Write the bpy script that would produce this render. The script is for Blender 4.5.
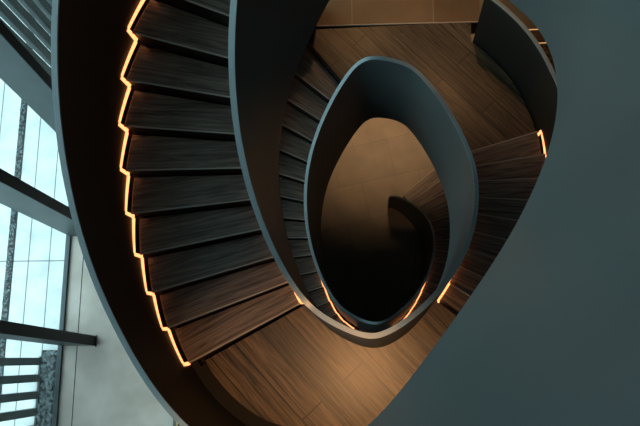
import bpy, bmesh, math, random
import numpy as np
from mathutils import Vector, Matrix
random.seed(7)
PI = math.pi
scn = bpy.context.scene
COL = scn.collection
for o in list(bpy.data.objects): bpy.data.objects.remove(o)

# ------------------------------------------------------------------ plan of the stair (metres)
Q = dict(f=599.18, nx=380, ny=320, cx=0.0023734, cy=-1.2515, H=5.2735, a=0.73917, b=1.6741, phi=-0.1311, w=0.94, sAL=0.63102, sAR=0.85695, dL=0.023833, dR=0.023519, Hc=1.007, Hs=0.86154, oc=0.016894, ob=0.026353, Hoc=1.1337, ooc=-0.050008, gap=0.06, bi=0.048732, Hs0=0.56826, Hs2=0.74709, sCL=0.68895, sCR=0.8064, dL2=0.025454, kc0=-2.8739e-06, kc1=-1.5337e-05, kc2=-2.2691e-05, kc3=7.4389e-06, kc4=0.00014777, kc5=0.00045778, kc6=0.00073428, kc7=-3.9783e-05, kc8=-0.0041868, kc9=-0.013959, kc10=-0.024163, kc11=-0.017863, kc12=-0.010668, kc13=-0.083081, kc14=-0.099802, kc15=0.026115, kc16=0.02009, kc17=0.01066, kc18=-0.01484, kc19=0.070303, kc20=0.094532, kc21=0.029325, kc22=-0.0040204, kc23=-0.13568, kc24=-0.13551, kc25=0.010805, kc26=0.075588, kc27=0.053067, kb0=-0.018642, kb1=0.066038, kb2=0.18386, kb3=0.25056, kb4=-0.10036, kb5=-0.088141, kb6=-0.020022, kb7=-0.24451, kb8=-0.19871, kb9=-0.11742, kb10=-0.00042446, kb11=0.04163, kb12=0.058817, kb13=0.05128, kb14=0.063762, kb15=0.062156, kb16=-0.025976, kb17=-0.048534, kb18=-0.010222, kb19=-0.0020637, kb20=0.051699, kb21=0.030015, kb22=0.0089088, kb23=2.2699e-05, kb24=-0.001615, kb25=-0.0010163, kb26=-0.00032195, kb27=0.00013407, ca5=0.012354, sa5=0.00091619, ca6=-0.0053803, sa6=0.0036292, tw0=-0.0005574, tw1=0.001064, tw2=0.0021628, ca1=0.1533, sa1=-0.017958, ca2=0.00469, sa2=0.0071568, ca3=0.028946, sa3=0.0070727, ca4=0.0030324, sa4=0.0028164, wc1=-0.10414, ws1=0.064755, wc2=0.030228, ws2=0.21669, wc3=0.023633, ws3=0.016065)
RISE = .165
Z0 = 42*RISE                      # height of the landing in the picture above the ground floor

# ------------------------------------------------------------------ camera
cam = bpy.data.cameras.new('camera'); camo = bpy.data.objects.new('camera', cam); COL.objects.link(camo)
cam.sensor_width = 36; cam.lens = Q['f']*36/640; cam.clip_start = .05
dn = np.array([Q['nx']-320, -(Q['ny']-213), -Q['f']]); dn /= np.linalg.norm(dn)
ex = np.array([1, 0, 0.])-dn[0]*dn; ex /= np.linalg.norm(ex); ez = -dn; ey = np.cross(ez, ex)
R = Matrix([list(ex), list(ey), list(ez)])          # rows = world axes in camera space
camo.matrix_world = Matrix.Translation((Q['cx'], Q['cy'], Q['H']+Z0)) @ R.to_4x4()
scn.camera = camo

# ------------------------------------------------------------------ light
scn.view_settings.view_transform = 'Standard'; scn.view_settings.look = 'None'
scn.view_settings.gamma = 1; scn.view_settings.use_curve_mapping = False
scn.view_settings.exposure = 0.0
W = bpy.data.worlds.new('sky'); scn.world = W; W.use_nodes = True
wn = W.node_tree; bg = wn.nodes['Background']
tc = wn.nodes.new('ShaderNodeTexCoord'); sx = wn.nodes.new('ShaderNodeSeparateXYZ'); rp = wn.nodes.new('ShaderNodeValToRGB')
wn.links.new(tc.outputs['Generated'], sx.inputs[0]); wn.links.new(sx.outputs[2], rp.inputs[0]); wn.links.new(rp.outputs[0], bg.inputs[0])
rp.color_ramp.elements[0].position = 0; rp.color_ramp.elements[0].color = (.6, .8, .86, 1)
rp.color_ramp.elements[1].position = .6; rp.color_ramp.elements[1].color = (.74, .92, 1, 1)
bg.inputs[1].default_value = SKY = 3.4

def lamp(name, kind, loc, energy, color, size=.2, rot=(0, 0, 0), spot=None, blend=.6, sy=None):
    l = bpy.data.lights.new(name, kind); l.energy = energy; l.color = color
    if kind == 'AREA':
        l.size = size
        if sy: l.shape = 'RECTANGLE'; l.size_y = sy
    else: l.shadow_soft_size = size
    if spot: l.spot_size = spot; l.spot_blend = blend
    o = bpy.data.objects.new(name, l); COL.objects.link(o); o.location = loc; o.rotation_euler = rot
    return o
# daylight portal in the plane of the glazing
po = lamp('daylight_portal', 'AREA', (-6.95, 0, 6.2), 1, (1, 1, 1), 16, (0, -PI/2, 0), sy=12.4)
po.data.size = 12.4; po.data.size_y = 15.6
po.data.cycles.is_portal = True

# ------------------------------------------------------------------ materials
def mat(name, color, rough=.6, spec=.4, metal=0):
    m = bpy.data.materials.new(name); m.use_nodes = True; b = m.node_tree.nodes['Principled BSDF']
    b.inputs['Base Color'].default_value = (*color, 1); b.inputs['Roughness'].default_value = rough
    b.inputs['Specular IOR Level'].default_value = spec; b.inputs['Metallic'].default_value = metal
    return m
def N(m, t, **kw):
    n = m.node_tree.nodes.new(t)
    for k, v in kw.items(): setattr(n, k, v)
    return n
def mottled(name, c1, c2, scale=3, rough=.6, spec=.4, bump=.0, stretch=(1, 1, 1), detail=6):
    m = mat(name, c1, rough, spec); nt = m.node_tree; L = nt.links.new; b = nt.nodes['Principled BSDF']
    t = N(m, 'ShaderNodeTexCoord'); mp = N(m, 'ShaderNodeMapping'); mp.inputs['Scale'].default_value = stretch
    no = N(m, 'ShaderNodeTexNoise'); no.inputs['Scale'].default_value = scale; no.inputs['Detail'].default_value = detail
    r = N(m, 'ShaderNodeValToRGB'); r.color_ramp.elements[0].color = (*c1, 1); r.color_ramp.elements[1].color = (*c2, 1)
    r.color_ramp.elements[0].position = .35; r.color_ramp.elements[1].position = .65
    L(t.outputs['Object'], mp.inputs[0]); L(mp.outputs[0], no.inputs['Vector']); L(no.outputs[0], r.inputs[0]); L(r.outputs[0], b.inputs['Base Color'])
    if bump:
        bp = N(m, 'ShaderNodeBump'); bp.inputs['Strength'].default_value = bump; bp.inputs['Distance'].default_value = .01
        L(no.outputs[0], bp.inputs['Height']); L(bp.outputs[0], b.inputs['Normal'])
    return m
def wood(name, dark, light, ang=0, board=None, uv=False, rough=.38):
    """oak with long grain; grain runs along local x after turning by ang; board = (length, width) draws plank joints"""
    m = mat(name, dark, rough, .5); nt = m.node_tree; L = nt.links.new; b = nt.nodes['Principled BSDF']
    t = N(m, 'ShaderNodeTexCoord'); ro = N(m, 'ShaderNodeMapping'); ro.inputs['Rotation'].default_value = (0, 0, ang)
    L(t.outputs['UV' if uv else 'Object'], ro.inputs[0])
    src = ro.outputs[0]
    mp = N(m, 'ShaderNodeMapping'); mp.inputs['Scale'].default_value = (1.0, 17, 3)
    L(src, mp.inputs[0])
    n1 = N(m, 'ShaderNodeTexNoise'); n1.inputs['Scale'].default_value = 1.5; n1.inputs['Detail'].default_value = 9; n1.inputs['Roughness'].default_value = .68; n1.inputs['Distortion'].default_value = .5
    L(mp.outputs[0], n1.inputs['Vector'])
    # cathedral figure: wavy rings cut by the board
    mp2 = N(m, 'ShaderNodeMapping'); mp2.inputs['Scale'].default_value = (.9, 5.5, 1)
    L(src, mp2.inputs[0])
    wv = N(m, 'ShaderNodeTexWave', wave_type='BANDS', bands_direction='Y'); wv.inputs['Scale'].default_value = 1.6; wv.inputs['Distortion'].default_value = 16
    wv.inputs['Detail'].default_value = 3; wv.inputs['Detail Scale'].default_value = .9
    L(mp2.outputs[0], wv.inputs['Vector'])
    mx = N(m, 'ShaderNodeMix', data_type='FLOAT'); mx.inputs[0].default_value = .1
    L(n1.outputs[0], mx.inputs[2]); L(wv.outputs['Fac'], mx.inputs[3])
    r = N(m, 'ShaderNodeValToRGB'); r.color_ramp.elements[0].color = (*dark, 1); r.color_ramp.elements[1].color = (*light, 1)
    r.color_ramp.elements[0].position = .36; r.color_ramp.elements[1].position = .62
    L(mx.outputs[0], r.inputs[0]); col = r.outputs[0]
    if board:
        br = N(m, 'ShaderNodeTexBrick'); br.inputs['Scale'].default_value = 1; br.inputs['Brick Width'].default_value = board[0]; br.inputs['Row Height'].default_value = board[1]
        br.inputs['Mortar Size'].default_value = .008; br.inputs['Mortar Smooth'].default_value = .3; br.offset = .37; br.inputs['Bias'].default_value = 0
        br.inputs['Color1'].default_value = (.5, .5, .5, 1); br.inputs['Color2'].default_value = (1, 1, 1, 1); br.inputs['Mortar'].default_value = (.12, .1, .09, 1)
        L(src, br.inputs['Vector'])
        mm = N(m, 'ShaderNodeMix', data_type='RGBA', blend_type='MULTIPLY'); mm.inputs[0].default_value = 1
        L(col, mm.inputs[6]); L(br.outputs[0], mm.inputs[7]); col = mm.outputs[2]
    L(col, b.inputs['Base Color'])
    bp = N(m, 'ShaderNodeBump'); bp.inputs['Strength'].default_value = .35; bp.inputs['Distance'].default_value = .004
    L(mx.outputs[0], bp.inputs['Height']); L(bp.outputs[0], b.inputs['Normal'])
    return m
def tiles(name, c1, c2, mortar, bw, rh, ang=0, off=0, ms=.006, rough=.5, shift=(0, 0, 0)):
    m = mat(name, c1, rough, .4); nt = m.node_tree; L = nt.links.new; b = nt.nodes['Principled BSDF']
    t = N(m, 'ShaderNodeTexCoord'); ro = N(m, 'ShaderNodeMapping'); ro.inputs['Rotation'].default_value = (0, 0, ang); ro.inputs['Location'].default_value = shift
    br = N(m, 'ShaderNodeTexBrick'); br.offset = off; br.inputs['Scale'].default_value = 1
    br.inputs['Brick Width'].default_value = bw; br.inputs['Row Height'].default_value = rh; br.inputs['Mortar Size'].default_value = ms; br.inputs['Mortar Smooth'].default_value = .1
    br.inputs['Color1'].default_value = (*c1, 1); br.inputs['Color2'].default_value = (*c2, 1); br.inputs['Mortar'].default_value = (*mortar, 1)
    no = N(m, 'ShaderNodeTexNoise'); no.inputs['Scale'].default_value = 2.2; no.inputs['Detail'].default_value = 7
    r = N(m, 'ShaderNodeValToRGB'); r.color_ramp.elements[0].color = (.72, .72, .72, 1); r.color_ramp.elements[1].color = (1, 1, 1, 1)
    r.color_ramp.elements[0].position = .3; r.color_ramp.elements[1].position = .7
    mm = N(m, 'ShaderNodeMix', data_type='RGBA', blend_type='MULTIPLY'); mm.inputs[0].default_value = 1
    L(t.outputs['Object'], ro.inputs[0]); L(ro.outputs[0], br.inputs['Vector']); L(t.outputs['Object'], no.inputs['Vector']); L(no.outputs[0], r.inputs[0])
    L(br.outputs[0], mm.inputs[6]); L(r.outputs[0], mm.inputs[7]); L(mm.outputs[2], b.inputs['Base Color'])
    return m
M_WALL = mottled('satin_grey_paint', (.062, .074, .074), (.075, .088, .088), 1.6, .42, .35)
M_CAP = mat('cap_rail_paint', (.25, .3, .31), .32, .5)
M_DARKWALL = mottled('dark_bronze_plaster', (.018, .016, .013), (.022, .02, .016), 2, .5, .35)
M_TREAD = wood('dark_smoked_oak', (.05, .04, .032), (.23, .175, .14), uv=True, rough=.28)
M_EDGE = mat('oak_nosing_highlight', (.42, .37, .32), .22, .8)  # pale colour paints the specular highlight along each tread edge
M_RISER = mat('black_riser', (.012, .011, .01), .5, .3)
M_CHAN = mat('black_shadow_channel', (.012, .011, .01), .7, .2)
M_BOARD = wood('oak_boards', (.022, .015, .009), (.17, .115, .066), ang=math.radians(47), board=(1.7, .24), rough=.36)
M_TILE_B = tiles('brown_stone_tiles', (.2, .11, .05), (.24, .13, .06), (.36, .24, .13), 1.0, .62, 0, 0, .006, .4, (.28, .35, 0))
M_TILE_G = tiles('beige_stone_tiles', (.27, .22, .165), (.22, .18, .135), (.15, .12, .09), 1.2, .8, math.radians(-12), .4, .004, .55)
M_CONC = mottled('pale_concrete', (.6, .5, .43), (.78, .66, .58), 1.3, .6, .3)
M_PAVE = tiles('pale_paving', (.86, .87, .85), (.8, .83, .82), (.2, .2, .2), 30, .47, math.radians(90), 0, .012, .7)
M_STEEL = mottled('dark_steel_paint', (.07, .088, .09), (.085, .105, .11), 2, .45, .4)
M_SLAT = mottled('grey_timber_slat', (.07, .09, .095), (.09, .11, .115), 8, .6, .3)
M_PEB = mottled('river_pebble', (.04, .055, .06), (.22, .27, .28), 14, .5, .4)
M_EARTH = mat('dark_gravel_bed', (.05, .05, .05), .9, .2)
M_ROOM = mat('dark_room_wall', (.035, .03, .027), .7, .3)
M_BRASS = mat('brass_trim', (.75, .5, .22), .25, .5, 1)
M_SHELF = mottled('walnut_board', (.1, .06, .035), (.16, .1, .06), 5, .45, .4, stretch=(1, 8, 1))
def emis(name, c, s):
    m = bpy.data.materials.new(name); m.use_nodes = True; nt = m.node_tree; nt.nodes.clear()
    e = nt.nodes.new('ShaderNodeEmission'); o = nt.nodes.new('ShaderNodeOutputMaterial'); e.inputs[0].default_value = (*c, 1); e.inputs[1].default_value = s
    nt.links.new(e.outputs[0], o.inputs[0]); return m
M_LED = emis('amber_led', (1, .34, .12), 2.5)
M_LENS = emis('downlight_lens', (1, .72, .4), 6)
def glassmat():
    m = bpy.data.materials.new('clear_glazing'); m.use_nodes = True; nt = m.node_tree; nt.nodes.clear(); L = nt.links.new
    o = nt.nodes.new('ShaderNodeOutputMaterial'); t = nt.nodes.new('ShaderNodeBsdfTransparent'); g = nt.nodes.new('ShaderNodeBsdfGlossy')
    f = nt.nodes.new('ShaderNodeLayerWeight'); pw = nt.nodes.new('ShaderNodeMath'); pw.operation = 'POWER'; pw.inputs[1].default_value = 5; sc = nt.nodes.new('ShaderNodeMath'); sc.operation = 'MULTIPLY_ADD'; sc.inputs[1].default_value = .8; sc.inputs[2].default_value = .04; x = nt.nodes.new('ShaderNodeMixShader'); g.inputs['Roughness'].default_value = 0
    t.inputs[0].default_value = (.86, .95, .95, 1); L(f.outputs['Facing'], pw.inputs[0]); L(pw.outputs[0], sc.inputs[0])
    L(sc.outputs[0], x.inputs[0]); L(t.outputs[0], x.inputs[1]); L(g.outputs[0], x.inputs[2]); L(x.outputs[0], o.inputs[0]); return m
M_GLASS = glassmat()

# ------------------------------------------------------------------ helpers
def obj(name, bm, m, parent=None, smooth=False, bevel=0):
    me = bpy.data.meshes.new(name)
    bmesh.ops.recalc_face_normals(bm, faces=bm.faces)
    bm.to_mesh(me); bm.free(); me.materials.append(m)
    o = bpy.data.objects.new(name, me); COL.objects.link(o)
    if smooth:
        for p in me.polygons: p.use_smooth = True
        md = o.modifiers.new('split', 'EDGE_SPLIT'); md.split_angle = math.radians(35)
    if bevel:
        b = o.modifiers.new('bevel', 'BEVEL'); b.width = bevel; b.segments = 2; b.limit_method = 'ANGLE'
    if parent: 
        o.parent = parent; o.matrix_parent_inverse = Matrix.Translation(parent.location).inverted()
    return o
def tag(o, label=None, cat=None, group=None, kind=None):
    if label: o['label'] = label
    if cat: o['category'] = cat
    if group: o['group'] = group
    if kind: o['kind'] = kind
    return o
def thing(name, loc, label, cat, group=None):
    o = bpy.data.objects.new(name, None); COL.objects.link(o); o.location = loc; o.empty_display_size = .1
    return tag(o, label, cat, group)
def box(bm, x0, x1, y0, y1, z0, z1, mtx=None):
    r = bmesh.ops.create_cube(bm, size=1, matrix=Matrix.Translation(((x0+x1)/2, (y0+y1)/2, (z0+z1)/2)) @ Matrix.Diagonal((abs(x1-x0), abs(y1-y0), abs(z1-z0), 1)))
    if mtx: bmesh.ops.transform(bm, matrix=mtx, verts=r['verts'])
    return r['verts']
def poly_prism(bm, pts, z0, z1):
    a = [bm.verts.new((x, y, z0)) for x, y in pts]; b = [bm.verts.new((x, y, z1)) for x, y in pts]
    bm.faces.new(a[::-1]); bm.faces.new(b)
    for i in range(len(pts)):
        j = (i+1) % len(pts); bm.faces.new((a[i], a[j], b[j], b[i]))
def loft(bm, rings, closed=True, caps=True):
    V = [[bm.verts.new(tuple(p)) for p in r] for r in rings]; n = len(V[0])
    for a, b in zip(V[:-1], V[1:]):
        for i in range(n if closed else n-1):
            j = (i+1) % n; bm.faces.new((a[i], a[j], b[j], b[i]))
    if caps and closed: bm.faces.new(V[0]); bm.faces.new(V[-1][::-1])

# ------------------------------------------------------------------ the stair's plan: u runs once round per turn, growing downwards
T = np.linspace(0, 2*PI, 721)[:-1]
def _plan():
    g = 1+sum(Q['ca%d' % m]*np.cos((m+1)*T)+Q['sa%d' % m]*np.sin((m+1)*T) for m in range(1, 7))
    x = Q['a']*np.cos(T)*g; y = Q['b']*np.sin(T)*g; c, s = math.cos(Q['phi']), math.sin(Q['phi'])
    P = np.stack([x*c-y*s, x*s+y*c], 1)
    t = np.roll(P, -1, 0)-np.roll(P, 1, 0); t /= np.linalg.norm(t, axis=1)[:, None]
    n = np.stack([t[:, 1], -t[:, 0]], 1)
    wf = 1+sum(Q['wc%d' % m]*np.cos(m*T)+Q['ws%d' % m]*np.sin(m*T) for m in (1, 2, 3))
    mid = P+n*Q['w']*.5
    ang = np.unwrap(np.arctan2(mid[:, 1], mid[:, 0]))
    S = np.concatenate([[0], np.cumsum(np.linalg.norm(np.diff(np.vstack([mid, mid[:1]]), axis=0), axis=1))])
    a2 = np.append(ang, ang[0]+2*PI); a0 = math.ceil(a2[0]/(2*PI)-1e-9)*2*PI
    return (S-np.interp(a0, a2, S))/S[-1], np.vstack([P, P[:1]]), np.vstack([n, n[:1]]), np.append(wf, wf[0])
PU, PP, PN, PW = _plan()
def bell(x, a, m, b):
    if x <= a or x >= b: return 0.
    k = (x-a)/(m-a) if x < m else (b-x)/(b-m)
    return k*k*(3-2*k)
def width(u): return Q['w']*float(np.interp((u-PU[0]) % 1+PU[0], PU, PW))+.4*bell(u % 1, .17, .28, .385)
def at(u, v=0., d=0.):
    """plan point at position u; v = share of the stair's width from the inner line, d = extra metres outwards"""
    w = (u-PU[0]) % 1+PU[0]
    p = [np.interp(w, PU, PP[:, i]) for i in (0, 1)]; n = np.array([np.interp(w, PU, PN[:, i]) for i in (0, 1)]); n /= np.linalg.norm(n)
    o = v*width(u)+d
    return p[0]+n[0]*o, p[1]+n[1]*o
def nos(u, v, d=0.):
    tw = Q['tw0']+Q['tw1']*math.cos(2*PI*u)+Q['tw2']*math.sin(2*PI*u)
    return at(u+tw*(v-.5), v, d)
sAL, sAR, dL, dR, sCL, sCR, dL2 = (Q[k] for k in ('sAL', 'sAR', 'dL', 'dR', 'sCL', 'sCR', 'dL2'))
KU = [-1.5, sAL-1, sAR-1-dR, sAR-1+9*dR, sAL-16*dL, sAL, sAR-dR, sAR+9*dR, sCL+1-16*dL2, sCL+1, sCR+1-dR, sCR+1+15*dR, 4]
KZ = [42, 26, 26, 16, 16, 0, 0, -10, -10, -26, -26, -42, -42]
KZ[0] = 26
def pitch(u): return float(np.interp(u, KU, KZ))*RISE+Z0
def sp(u): return sum(pitch(u+x*.03) for x in np.linspace(-1, 1, 9))/9
KN = np.linspace(-.6, 2.1, 28)
DD = np.linspace(-.08, .08, 9); WW = np.exp(-(DD/.04)**2/2); WW /= WW.sum()
YS = {c: [Q['%s%d' % (c, i)] for i in range(28)] for c in ('kc', 'kb')}
def spline(pre, u): return float(np.dot(WW, np.interp(u+DD, KN, YS[pre])))
def curl(u): return -.34*(max(0, u-2.02)/.155)**1.6
def offC(u): return -Q['oc']+spline('kc', u)+curl(u)
def offB(u): return -Q['ob']+spline('kb', u)+(curl(u) if u > 1.9 else 0)+.1*bell(u, -.45, -.3, -.215)+.04*bell(u, -.02, .07, .2)
def hs(u): return float(np.interp(u, [.1, .25, .75, 1.0], [Q['Hs0'], Q['Hs'], Q['Hs'], Q['Hs2']]))
BI = Q['bi']-.02; HC = Q['Hc']; HO = Q['Hoc']; GAP = .045
def P3(u, v, d, z): x, y = at(u, v, d); return (x, y, z)
SM = np.linspace(-.05, .05, 11); SW = np.exp(-(SM/.024)**2/2); SW /= SW.sum()
def soft(u, f):
    """plan point on the inner line pushed out by f(u), eased so that the turns stay round"""
    g = 1+.8*bell(u, 1.6, 1.75, 1.9)
    p = [at(u+d*g, 0, f(u+d*g)) for d in SM]; return float(np.dot(SW, [a[0] for a in p])), float(np.dot(SW, [a[1] for a in p]))

# ------------------------------------------------------------------ setting
XG = -6.62                                            # line of the glazing
def struct(name, bm, m): return tag(obj(name, bm, m), kind='structure')
bm = bmesh.new(); box(bm, -4.16, 7, -8, 8, -.3, 0); struct('floor', bm, M_TILE_G)
bm = bmesh.new(); box(bm, XG, -4.16, -8, 8, -.3, 0); struct('floor_perimeter', bm, M_CONC)
bm = bmesh.new(); box(bm, 7, 7.2, -8, 8, -.3, 14.2); struct('wall_right', bm, M_ROOM)
bm = bmesh.new(); box(bm, XG, 7.2, 8, 8.2, -.3, 14.2); struct('wall_back', bm, M_ROOM)
bm = bmesh.new(); box(bm, XG, 7.2, -8.2, -8, -.3, 14.2); struct('wall_front', bm, M_ROOM)
bm = bmesh.new(); box(bm, XG-.2, 7.2, -8.2, 8.2, 14.2, 14.4); struct('ceiling', bm, mat('white_ceiling', (.55, .55, .55), .8, .2))
bm = bmesh.new(); box(bm, -2.42, -2.36, -8, 8, 0, Z0-10*RISE-.33); struct('wall_left', bm, M_ROOM)
bm = bmesh.new(); box(bm, -2.43, -2.41, -8, 8, Z0-10*RISE-.36, Z0-10*RISE-.325); tag(obj('trim_5', bm, M_BRASS), kind='structure')
# glazing panes between the columns and a sill on the floor
YC = [-9.2+2.5*k for k in range(8)]                   # column lines
YC = [-6.7, -4.2, -1.68, .62, 2.5, 5.6]
edges = [-8]+YC+[8]
for k in range(len(edges)-1):
    bm = bmesh.new(); box(bm, XG-.02, XG, edges[k], edges[k+1]-.004, .06, 14.2)
    o = tag(obj('window_%d' % (k+1), bm, M_GLASS), kind='structure')
bm = bmesh.new(); box(bm, XG-.05, XG+.04, -8, 8, 0, .06); tag(obj('trim_2', bm, M_STEEL), kind='structure')
bm = bmesh.new(); box(bm, XG+.335, XG+.35, -8, 8, 0, .004); tag(obj('trim_3', bm, M_EARTH), kind='structure')

# leaning steel columns
LEAN = .075
LY = {3: ('nearest the lower left corner of the picture', ), 2: ()}
labels = {-1.68: 'dark steel column at the glazing, the one with pebbles and slats just below it',
          .62: 'dark steel column at the glazing, middle one, crossing the pale paving',
          2.5: 'dark steel column at the glazing, topmost one, below the upper slat screen'}
def column(y, lean):
    bm = bmesh.new(); xi = -5.88; H = 12
    rings = []
    for z in (0, 14.1):
        yy = y+lean*z
        rings.append([(xi, yy-.1, z), (xi, yy+.1, z), (XG+.006, yy+.1, z), (XG+.006, yy-.1, z)])
    loft(bm, rings); 
    root = thing('steel_column', (-6.2, y, 0), labels.get(y, 'dark steel column at the glazing'), 'column', 'steel columns along the glazing')
    obj('shaft', bm, M_STEEL, root, bevel=.008)
    b3 = bmesh.new(); loft(b3, [[(xi+.001, y+lean*z-.1, z), (xi+.001, y+lean*z+.1, z), (xi+.014, y+lean*z+.1, z), (xi+.014, y+lean*z-.1, z)] for z in (.02, 14.1)]); obj('black_inner_face', b3, M_RISER, root)  # thin black sheet over the inner side, darker than the shaft
    b2 = bmesh.new(); box(b2, xi-.0, xi+.02, y-.12, y+.12, 0, .02); obj('base_plate', b2, M_STEEL, root)
    return root
for y, l in ((-1.68, .1), (.62, .1), (2.5, .2)): column(y, l)

# outdoors
bm = bmesh.new(); box(bm, -30, XG-.05, -25, 25, -.4, -.02); o = struct('ground_paving', bm, M_PAVE)
def pebbles(name, x0, x1, y0, y1, n, r0, r1, label, seed):
    rnd = random.Random(seed); bm = bmesh.new()
    box(bm, x0, x1, y0, y1, -.03, -.012)
    for k in range(n):
        r = rnd.uniform(r0, r1); m = Matrix.Translation((rnd.uniform(x0+r, x1-r), rnd.uniform(y0+r, y1-r), rnd.uniform(-.012, .015))) @ Matrix.Rotation(rnd.uniform(0, PI), 4, 'Z') @ Matrix.Diagonal((r*1.3, r*.85, r*.6, 1))
        bmesh.ops.create_icosphere(bm, subdivisions=1 if r < .03 else 2, radius=1, matrix=m)
    o = obj(name, bm, M_PEB, smooth=True); o.data.materials.append(M_EARTH)
    for i in range(6): o.data.polygons[i].material_index = 1
    return tag(o, label, 'pebbles', kind='stuff')
pebbles('pebble_bed', -7.04, XG-.07, -7.9, -1.87, 800, .03, .05, 'grey river pebbles in a bed outside the glass beside the slats', 1)
pebbles('gravel_channel', -8.02, -7.86, -8, 9, 1500, .014, .026, 'narrow strip of grey gravel running between the pale pavers', 2)
def screen(ys, x, H, lean, label, hw=.075):
    root = thing('slat_screen', (x, ys[0], 0), label, 'fence')
    for y in ys:
        bm = bmesh.new(); r = []
        for z in (-.02, H): r.append([(x, y-hw+lean*z, z), (x, y+hw+lean*z, z), (x-.12, y+hw+lean*z, z), (x-.12, y-hw+lean*z, z)])
        loft(bm, r); obj('slat', bm, M_SLAT, root, bevel=.006)
    bm = bmesh.new(); box(bm, x-.03, x+.012, ys[0]-.1, ys[-1]+.1, -.02, .03); obj('bottom_rail', bm, M_SLAT, root)
screen([-2.1-.337*k for k in range(14)][::-1], -7.04, 4.2, .06, 'screen of upright grey timber slats beside the pebble bed, bottom left')
screen([4.05+.337*k for k in range(11)], -7.1, 4.2, .12, 'screen of upright grey timber slats above the topmost column, top left', .105)

# upper floors: stone slab behind the stair at each landing
def slab(z, name):
    bm = bmesh.new(); poly_prism(bm, [(-2.42, 2.415), (1.28, 2.325), (1.28, 8), (-2.42, 8)], z-.32, z); return struct(name, bm, M_TILE_B)
slab(Z0-10*RISE, 'floor_middle')
slab(Z0+16*RISE, 'floor_upper')
bm = bmesh.new(); poly_prism(bm, [(-2.42, 2.405), (1.28, 2.315), (1.28, 2.326), (-2.42, 2.416)], Z0-10*RISE-.02, Z0-10*RISE+.004); tag(obj('trim_4', bm, mat('pale_stone_edge', (.55, .42, .3), .6, .3)), kind='structure')

# ------------------------------------------------------------------ balustrades
def frange(a, b, n): return [a+(b-a)*i/n for i in range(n+1)]
def inner_section(u):
    z = sp(u); n = np.subtract(at(u, 0, 1), at(u, 0, 0))
    c = soft(u, offC); b = soft(u, offB); k = soft(u, lambda x: BI+(curl(x) if x > 2.02 else 0)); m = soft(u, lambda x: max(BI+(curl(x) if x > 2.02 else 0), offB(x)+.05))
    pts = [(c, -.017, HC), (b, 0, -hs(u)), (b, .05, -hs(u)), (m, 0, -.1), (k, 0, 0), (c, .017, HC)]
    return [(p[0]+n[0]*d, p[1]+n[1]*d, z+h) for p, d, h in pts]
def cap_section(u):
    z = sp(u); n = np.subtract(at(u, 0, 1), at(u, 0, 0)); c = soft(u, offC)
    return [(c[0]+n[0]*d, c[1]+n[1]*d, z+HC+h) for d, h in ((-.019, 0), (-.019, .016), (.019, .016), (.019, 0))]
U0, U1 = -.27, 2.186
root = thing('inner_balustrade', P3(U1, 0, 0, 0), 'continuous dark grey solid balustrade coiling around the open well', 'balustrade')
bm = bmesh.new(); loft(bm, [inner_section(u) for u in frange(U0, U1, 420)]); obj('panel', bm, M_WALL, root, smooth=True)
bm = bmesh.new(); loft(bm, [cap_section(u) for u in frange(U0, U1, 420)])
o = obj('handrail', bm, M_CAP, root, smooth=True); tag(o, 'paler cap rail')
def outer(ua, ub, n, label):
    root = thing('outer_balustrade', P3(ub, 1, 0, sp(ub)), label, 'balustrade')
    t = Q['ooc']
    def sec(u):
        z = sp(u); s = t*width(u)/Q['w']
        return [P3(u, 1, d, z+h) for d, h in ((0, -hs(u)-.02), (0, 0), (s-.016, HO), (s+.018, HO), (.05, 0), (.05, -hs(u)-.02))]
    bm = bmesh.new(); loft(bm, [sec(u) for u in frange(ua, ub, n)]); obj('panel', bm, M_DARKWALL, root, smooth=True)
    bm = bmesh.new(); loft(bm, [[P3(u, 1, t*width(u)/Q['w']+d, sp(u)+HO+h) for d, h in ((-.018, 0), (-.018, .014), (.02, .014), (.02, 0))] for u in frange(ua, ub, n)])
    tag(obj('handrail', bm, M_CAP, root, smooth=True), 'paler cap rail')
outer(.27, 1.174, 300, 'dark solid outer balustrade sweeping down the left past the oak landing to the right flight')
outer(1.29, 2.17, 300, 'dark outer balustrade of the lower flights, mostly hidden under the upper ones')
outer(-.16, .168, 160, 'dark outer balustrade of the topmost flight')

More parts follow.
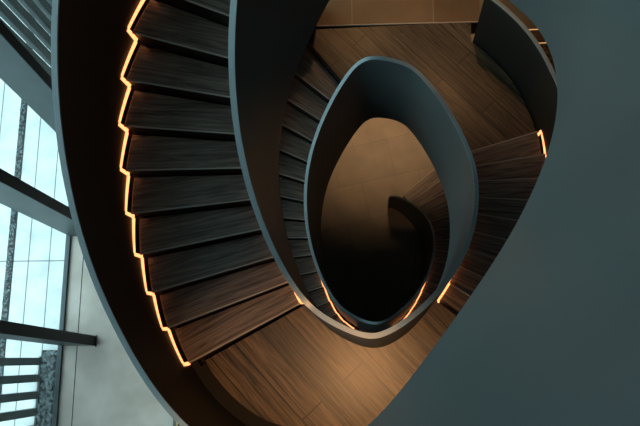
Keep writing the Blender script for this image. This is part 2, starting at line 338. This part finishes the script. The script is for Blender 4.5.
# ------------------------------------------------------------------ flights
VO = lambda u: (-GAP)*width(u)/Q['w']                  # outer end of the treads, short of the wall
def uvwrap(o, u, along):
    """uv of a tread: x along the tread (radial), y across it"""
    me = o.data; l = me.uv_layers.new(name='grain'); a = Vector(along[0]); d = (Vector(along[1])-a); d.z = 0; d.normalize(); n = Vector((-d.y, d.x, 0))
    k = (u*37.7) % 5
    for lp in me.loops:
        v = me.vertices[lp.vertex_index].co+o.location
        w = v-a; l.data[lp.index].uv = (w.dot(d)+k*3.1, w.dot(n)+k*1.7+v.z*.3)
def flight(n, u0, du, s, zb, label, name='stair_flight'):
    """n risers; nosing k at u0 + s*k*du, height zb + (k+1) rises for s=-1 (upwards from u0), or zb - k rises for s=+1 (downwards)"""
    ub = u0 if s < 0 else u0+s*(n-1)*du
    root = thing(name, P3(ub, .5, 0, zb if s < 0 else zb-n*RISE), label, 'staircase flight')
    prof = []
    for k in range(n):
        u = u0+s*k*du if s < 0 else u0+(n-1-k)*du       # k counts risers from the bottom
        zlo = (zb if s < 0 else zb-n*RISE)+k*RISE; zt = zlo+RISE
        last = k == n-1
        un = u-du                                      # next nosing up the flight
        # riser
        q = -.003/10.378
        bm = bmesh.new()
        a = [nos(u-q, 0, BI-.005), nos(u-q, 1, VO(u))]; b = [nos(u+.0002, 0, BI-.005), nos(u+.0002, 1, VO(u))]
        poly_prism(bm, [a[0], a[1], b[1], b[0]], zlo-.02, zt-.004)
        r = obj('riser', bm, M_RISER, root)
        if not last:
            bm = bmesh.new(); m = 6; fr = []; 
            us = frange(u, un+.0019, m)  # tread stops short: the black gap stands in for the nosing's shadow
            ins = [nos(x, 0, BI-.005) for x in us]; outs = [nos(x, 1, VO(x)) for x in us]
            poly_prism(bm, ins+outs[::-1], zt-.035, zt)
            o = obj('tread', bm, M_TREAD, root, bevel=.004); uvwrap(o, k+u0*10, (P3(u, 0, 0, zt), P3(u, 1, 0, zt)))
            bm = bmesh.new(); e = .012/10.378
            poly_prism(bm, [nos(u+e, 0, BI-.005), nos(u+e, 1, VO(u)), nos(u, 1, VO(u)), nos(u, 0, BI-.005)], zt-.0035, zt+.0008)
            obj('nosing', bm, M_EDGE, o)
        prof.append((u, zlo, zt))
    # zigzag light strip along both walls
    for side in ('outer', 'inner'):
        bm = bmesh.new(); hw = .010
        def pt(u, z, d):
            if side == 'outer': x, y = nos(u, 1, -d)
            else: x, y = nos(u, 0, BI+d)
            return (x, y, z)
        e = hw/10.378
        for i, (u, zl, zt) in enumerate(prof):
            if side == 'inner' and zb-n*RISE < .1 and s > 0 and i < 4: continue
            # upright run up the riser
            A = [(u-e, zl+.012), (u+e, zl+.012), (u+e, zt+.012), (u-e, zt+.012)]
            f = [bm.verts.new(pt(a, z, .001)) for a, z in A]; g = [bm.verts.new(pt(a, z, .016)) for a, z in A]
            bm.faces.new(g); [bm.faces.new((f[j], f[(j+1) % 4], g[(j+1) % 4], g[j])) for j in range(4)]
            if i < len(prof)-1:
                us = frange(u-e, prof[i+1][0]+e, 4)
                for x, y in zip(us[:-1], us[1:]):
                    A = [(x, zt+.002), (y, zt+.002), (y, zt+.024), (x, zt+.024)]
                    f = [bm.verts.new(pt(a, z, .001)) for a, z in A]; g = [bm.verts.new(pt(a, z, .018)) for a, z in A]
                    bm.faces.new(g); [bm.faces.new((f[j], f[(j+1) % 4], g[(j+1) % 4], g[j])) for j in range(4)]
        tag(obj('glow_strip', bm, M_LED, root), 'amber zigzag light strip along the %s wall' % side)
    # dark carriage and soffit below the flight
    ua, uz = prof[0][0], prof[-1][0]
    body('soffit', ua+.004, uz-.004, root)
def body(name, ua, uz, root, drop=.2):
    bm = bmesh.new(); rings = []
    for u in frange(ua, uz, 40):
        z = sp(u); b = offB(u)+.02
        zc = pitch(u)-.03
        rings.append([P3(u, 0, b, z-hs(u)), P3(u, 0, max(BI, b)+.005, zc-.12), P3(u, 1, VO(u)-.01, zc-.12), P3(u, 1, VO(u)-.01, zc-.02), P3(u, 1, -.001, zc-.02), P3(u, 1, .0, z-hs(u))])
    loft(bm, rings); return obj(name, bm, M_CHAN if root else M_WALL, root)
flight(16, sAL, dL, -1, Z0, 'dark oak flight climbing up the left side from the lit landing, largest steps')
flight(10, sAR, dR, 1, Z0, 'dark flight on the right between the two oak landings')
flight(16, sCL+1, dL2, -1, Z0-26*RISE, 'lower bluish oak flight left of the egg-shaped well')
flight(16, sCR+1, dR, 1, Z0-26*RISE, 'lowest flight rising from the beige ground floor, seen through the well')
flight(10, sAR-1, dR, 1, Z0+26*RISE, 'topmost flight above the right edge of the picture')

# ------------------------------------------------------------------ landings
def landing(ua, ub, z, label, straight=None, n=60):
    VO = lambda u: -.11*width(u)/Q['w']
    bm = bmesh.new(); us = frange(ua, ub, n)
    ins = [nos(u, 0, BI-.05) for u in us]
    if straight: outs = straight
    else: outs = [nos(u, 1, VO(u)) for u in us]
    poly_prism(bm, ins+outs[::-1], z-.05, z)
    root = thing('stair_landing', (*at((ua+ub)/2, .5), z), label, 'landing')
    o = obj('boards', bm, M_BOARD, root)
    bm = bmesh.new(); rings = []
    for u in us:
        b = offB(u)+.02; hb = hs(u)
        rings.append([P3(u, 0, b, z-hb), P3(u, 0, max(BI, b)+.005, z-.051), P3(u, 1, -.001, z-.051), P3(u, 1, 0, z-hb)])
    loft(bm, rings); obj('soffit', bm, M_CHAN, root)
    return root
landing(sAL+.0032, sAR, Z0, 'warm lit oak boarded landing at the bottom of the picture')  # boards start late: the black gap stands in for shade below the riser
landing(sCL+1+.003, sCR+1, Z0-26*RISE, 'small dark landing deep in the well between two light strips')  # same black gap in place of shade at the first riser
ub0, ub1 = sAR+9*dR, sCL+1-15*dL2
def edgeB(z):
    out = []
    for u in frange(ub0, 1.174, 8): out.append(nos(u, 1, VO(u)*.3))
    x, y = out[-1]
    out += [(1.17, 2.325)]
    out.append(nos(ub1, .985, 0))
    return out
landing(ub0, ub1-.0015, Z0-10*RISE, 'brown oak boarded landing at the top, meeting the stone tiled floor', edgeB(0))
landing(ub0-1, ub1-1-.0015, Z0+16*RISE, 'upper oak landing above the picture', edgeB(0))
landing(-.265, sAR-1, Z0+26*RISE, 'top landing from which the well is seen')

# ------------------------------------------------------------------ display shelving beyond the middle landing
root = thing('shelf_unit', (3.4, 4.2, 0), 'low walnut shelf unit with painted edge glints seen through the gap beside the right balustrade', 'shelf')
M_GLOW = emis('shelf_edge_glint', (1, .52, .2), .75)
for y, x1 in ((4.56, 3.5), (4.26, 3.75), (3.98, 3.9), (3.66, 4.0)):
    bm = bmesh.new(); box(bm, 2.7, x1+.4, y-.24, y, .44, .48); box(bm, 2.7, 2.73, y-.24, y, 0, .44); box(bm, x1+.37, x1+.4, y-.24, y, 0, .44); obj('shelf_board', bm, M_SHELF, root)
    if y > 4.2: bm = bmesh.new(); box(bm, 2.95, x1, y, y+.018, .46, .485); obj('glow_strip', bm, M_GLOW, root)  # emissive strip paints a gold glint on the edge; no lamp here
rnd = random.Random(5)
for k in range(16):
    x = 3.22+.105*(k % 4)+.04*(k//4); y = 4.2-.075*(k//4)-(.2 if k//4 > 1 else .04)-.16*(k//12)
    bm = bmesh.new(); s_ = rnd.uniform(.018, .028); box(bm, x-s_, x+s_, y-s_, y+s_, .48, .48+rnd.uniform(.03, .07))
    tag(obj('brass_box', bm, M_BRASS, bevel=.004), 'tiny brass box standing on the low walnut shelf unit beyond the right balustrade', 'box', 'brass boxes on the low shelf')

# ------------------------------------------------------------------ recessed downlights in the soffits
def downlight(x, y, z, e, col, spot, label, rot=(0, 0, 0), soft=.04):
    root = thing('downlight', (x, y, z), label, 'ceiling light')
    bm = bmesh.new(); bmesh.ops.create_cone(bm, cap_ends=False, segments=24, radius1=.06, radius2=.06, depth=.03, matrix=Matrix.Translation((x, y, z))); obj('ring', bm, M_STEEL, root)
    bm = bmesh.new(); bmesh.ops.create_circle(bm, cap_ends=True, segments=24, radius=.045, matrix=Matrix.Translation((x, y, z-.005))); obj('lens', bm, M_LENS, root)
    l = lamp('downlight_beam', 'SPOT', (x, y, z-.03), e, col, soft, rot, spot, .8); l.parent = root; l.matrix_parent_inverse = Matrix.Translation(root.location).inverted()
WARM = (1, .5, .2)
x, y = at(.73, .62); downlight(x, y, Z0+26*RISE-.72, 290, WARM, 1.0, 'warm recessed downlight over the lit oak landing', (-.06, .04, 0))
downlight(.9, 2.6, Z0+16*RISE-.37, 105, WARM, 1.4, 'warm recessed downlight over the brown oak landing', (0, -.3, 0))
downlight(-.3, 4.0, Z0+16*RISE-.36, 85, WARM, 1.5, 'warm recessed downlight over the stone tiled floor')
downlight(.1, 3.5, Z0-10*RISE-.36, 760, (1, .62, .32), 1.5, 'warm recessed downlight over the beige ground floor', (.12, 0, 0), .25)
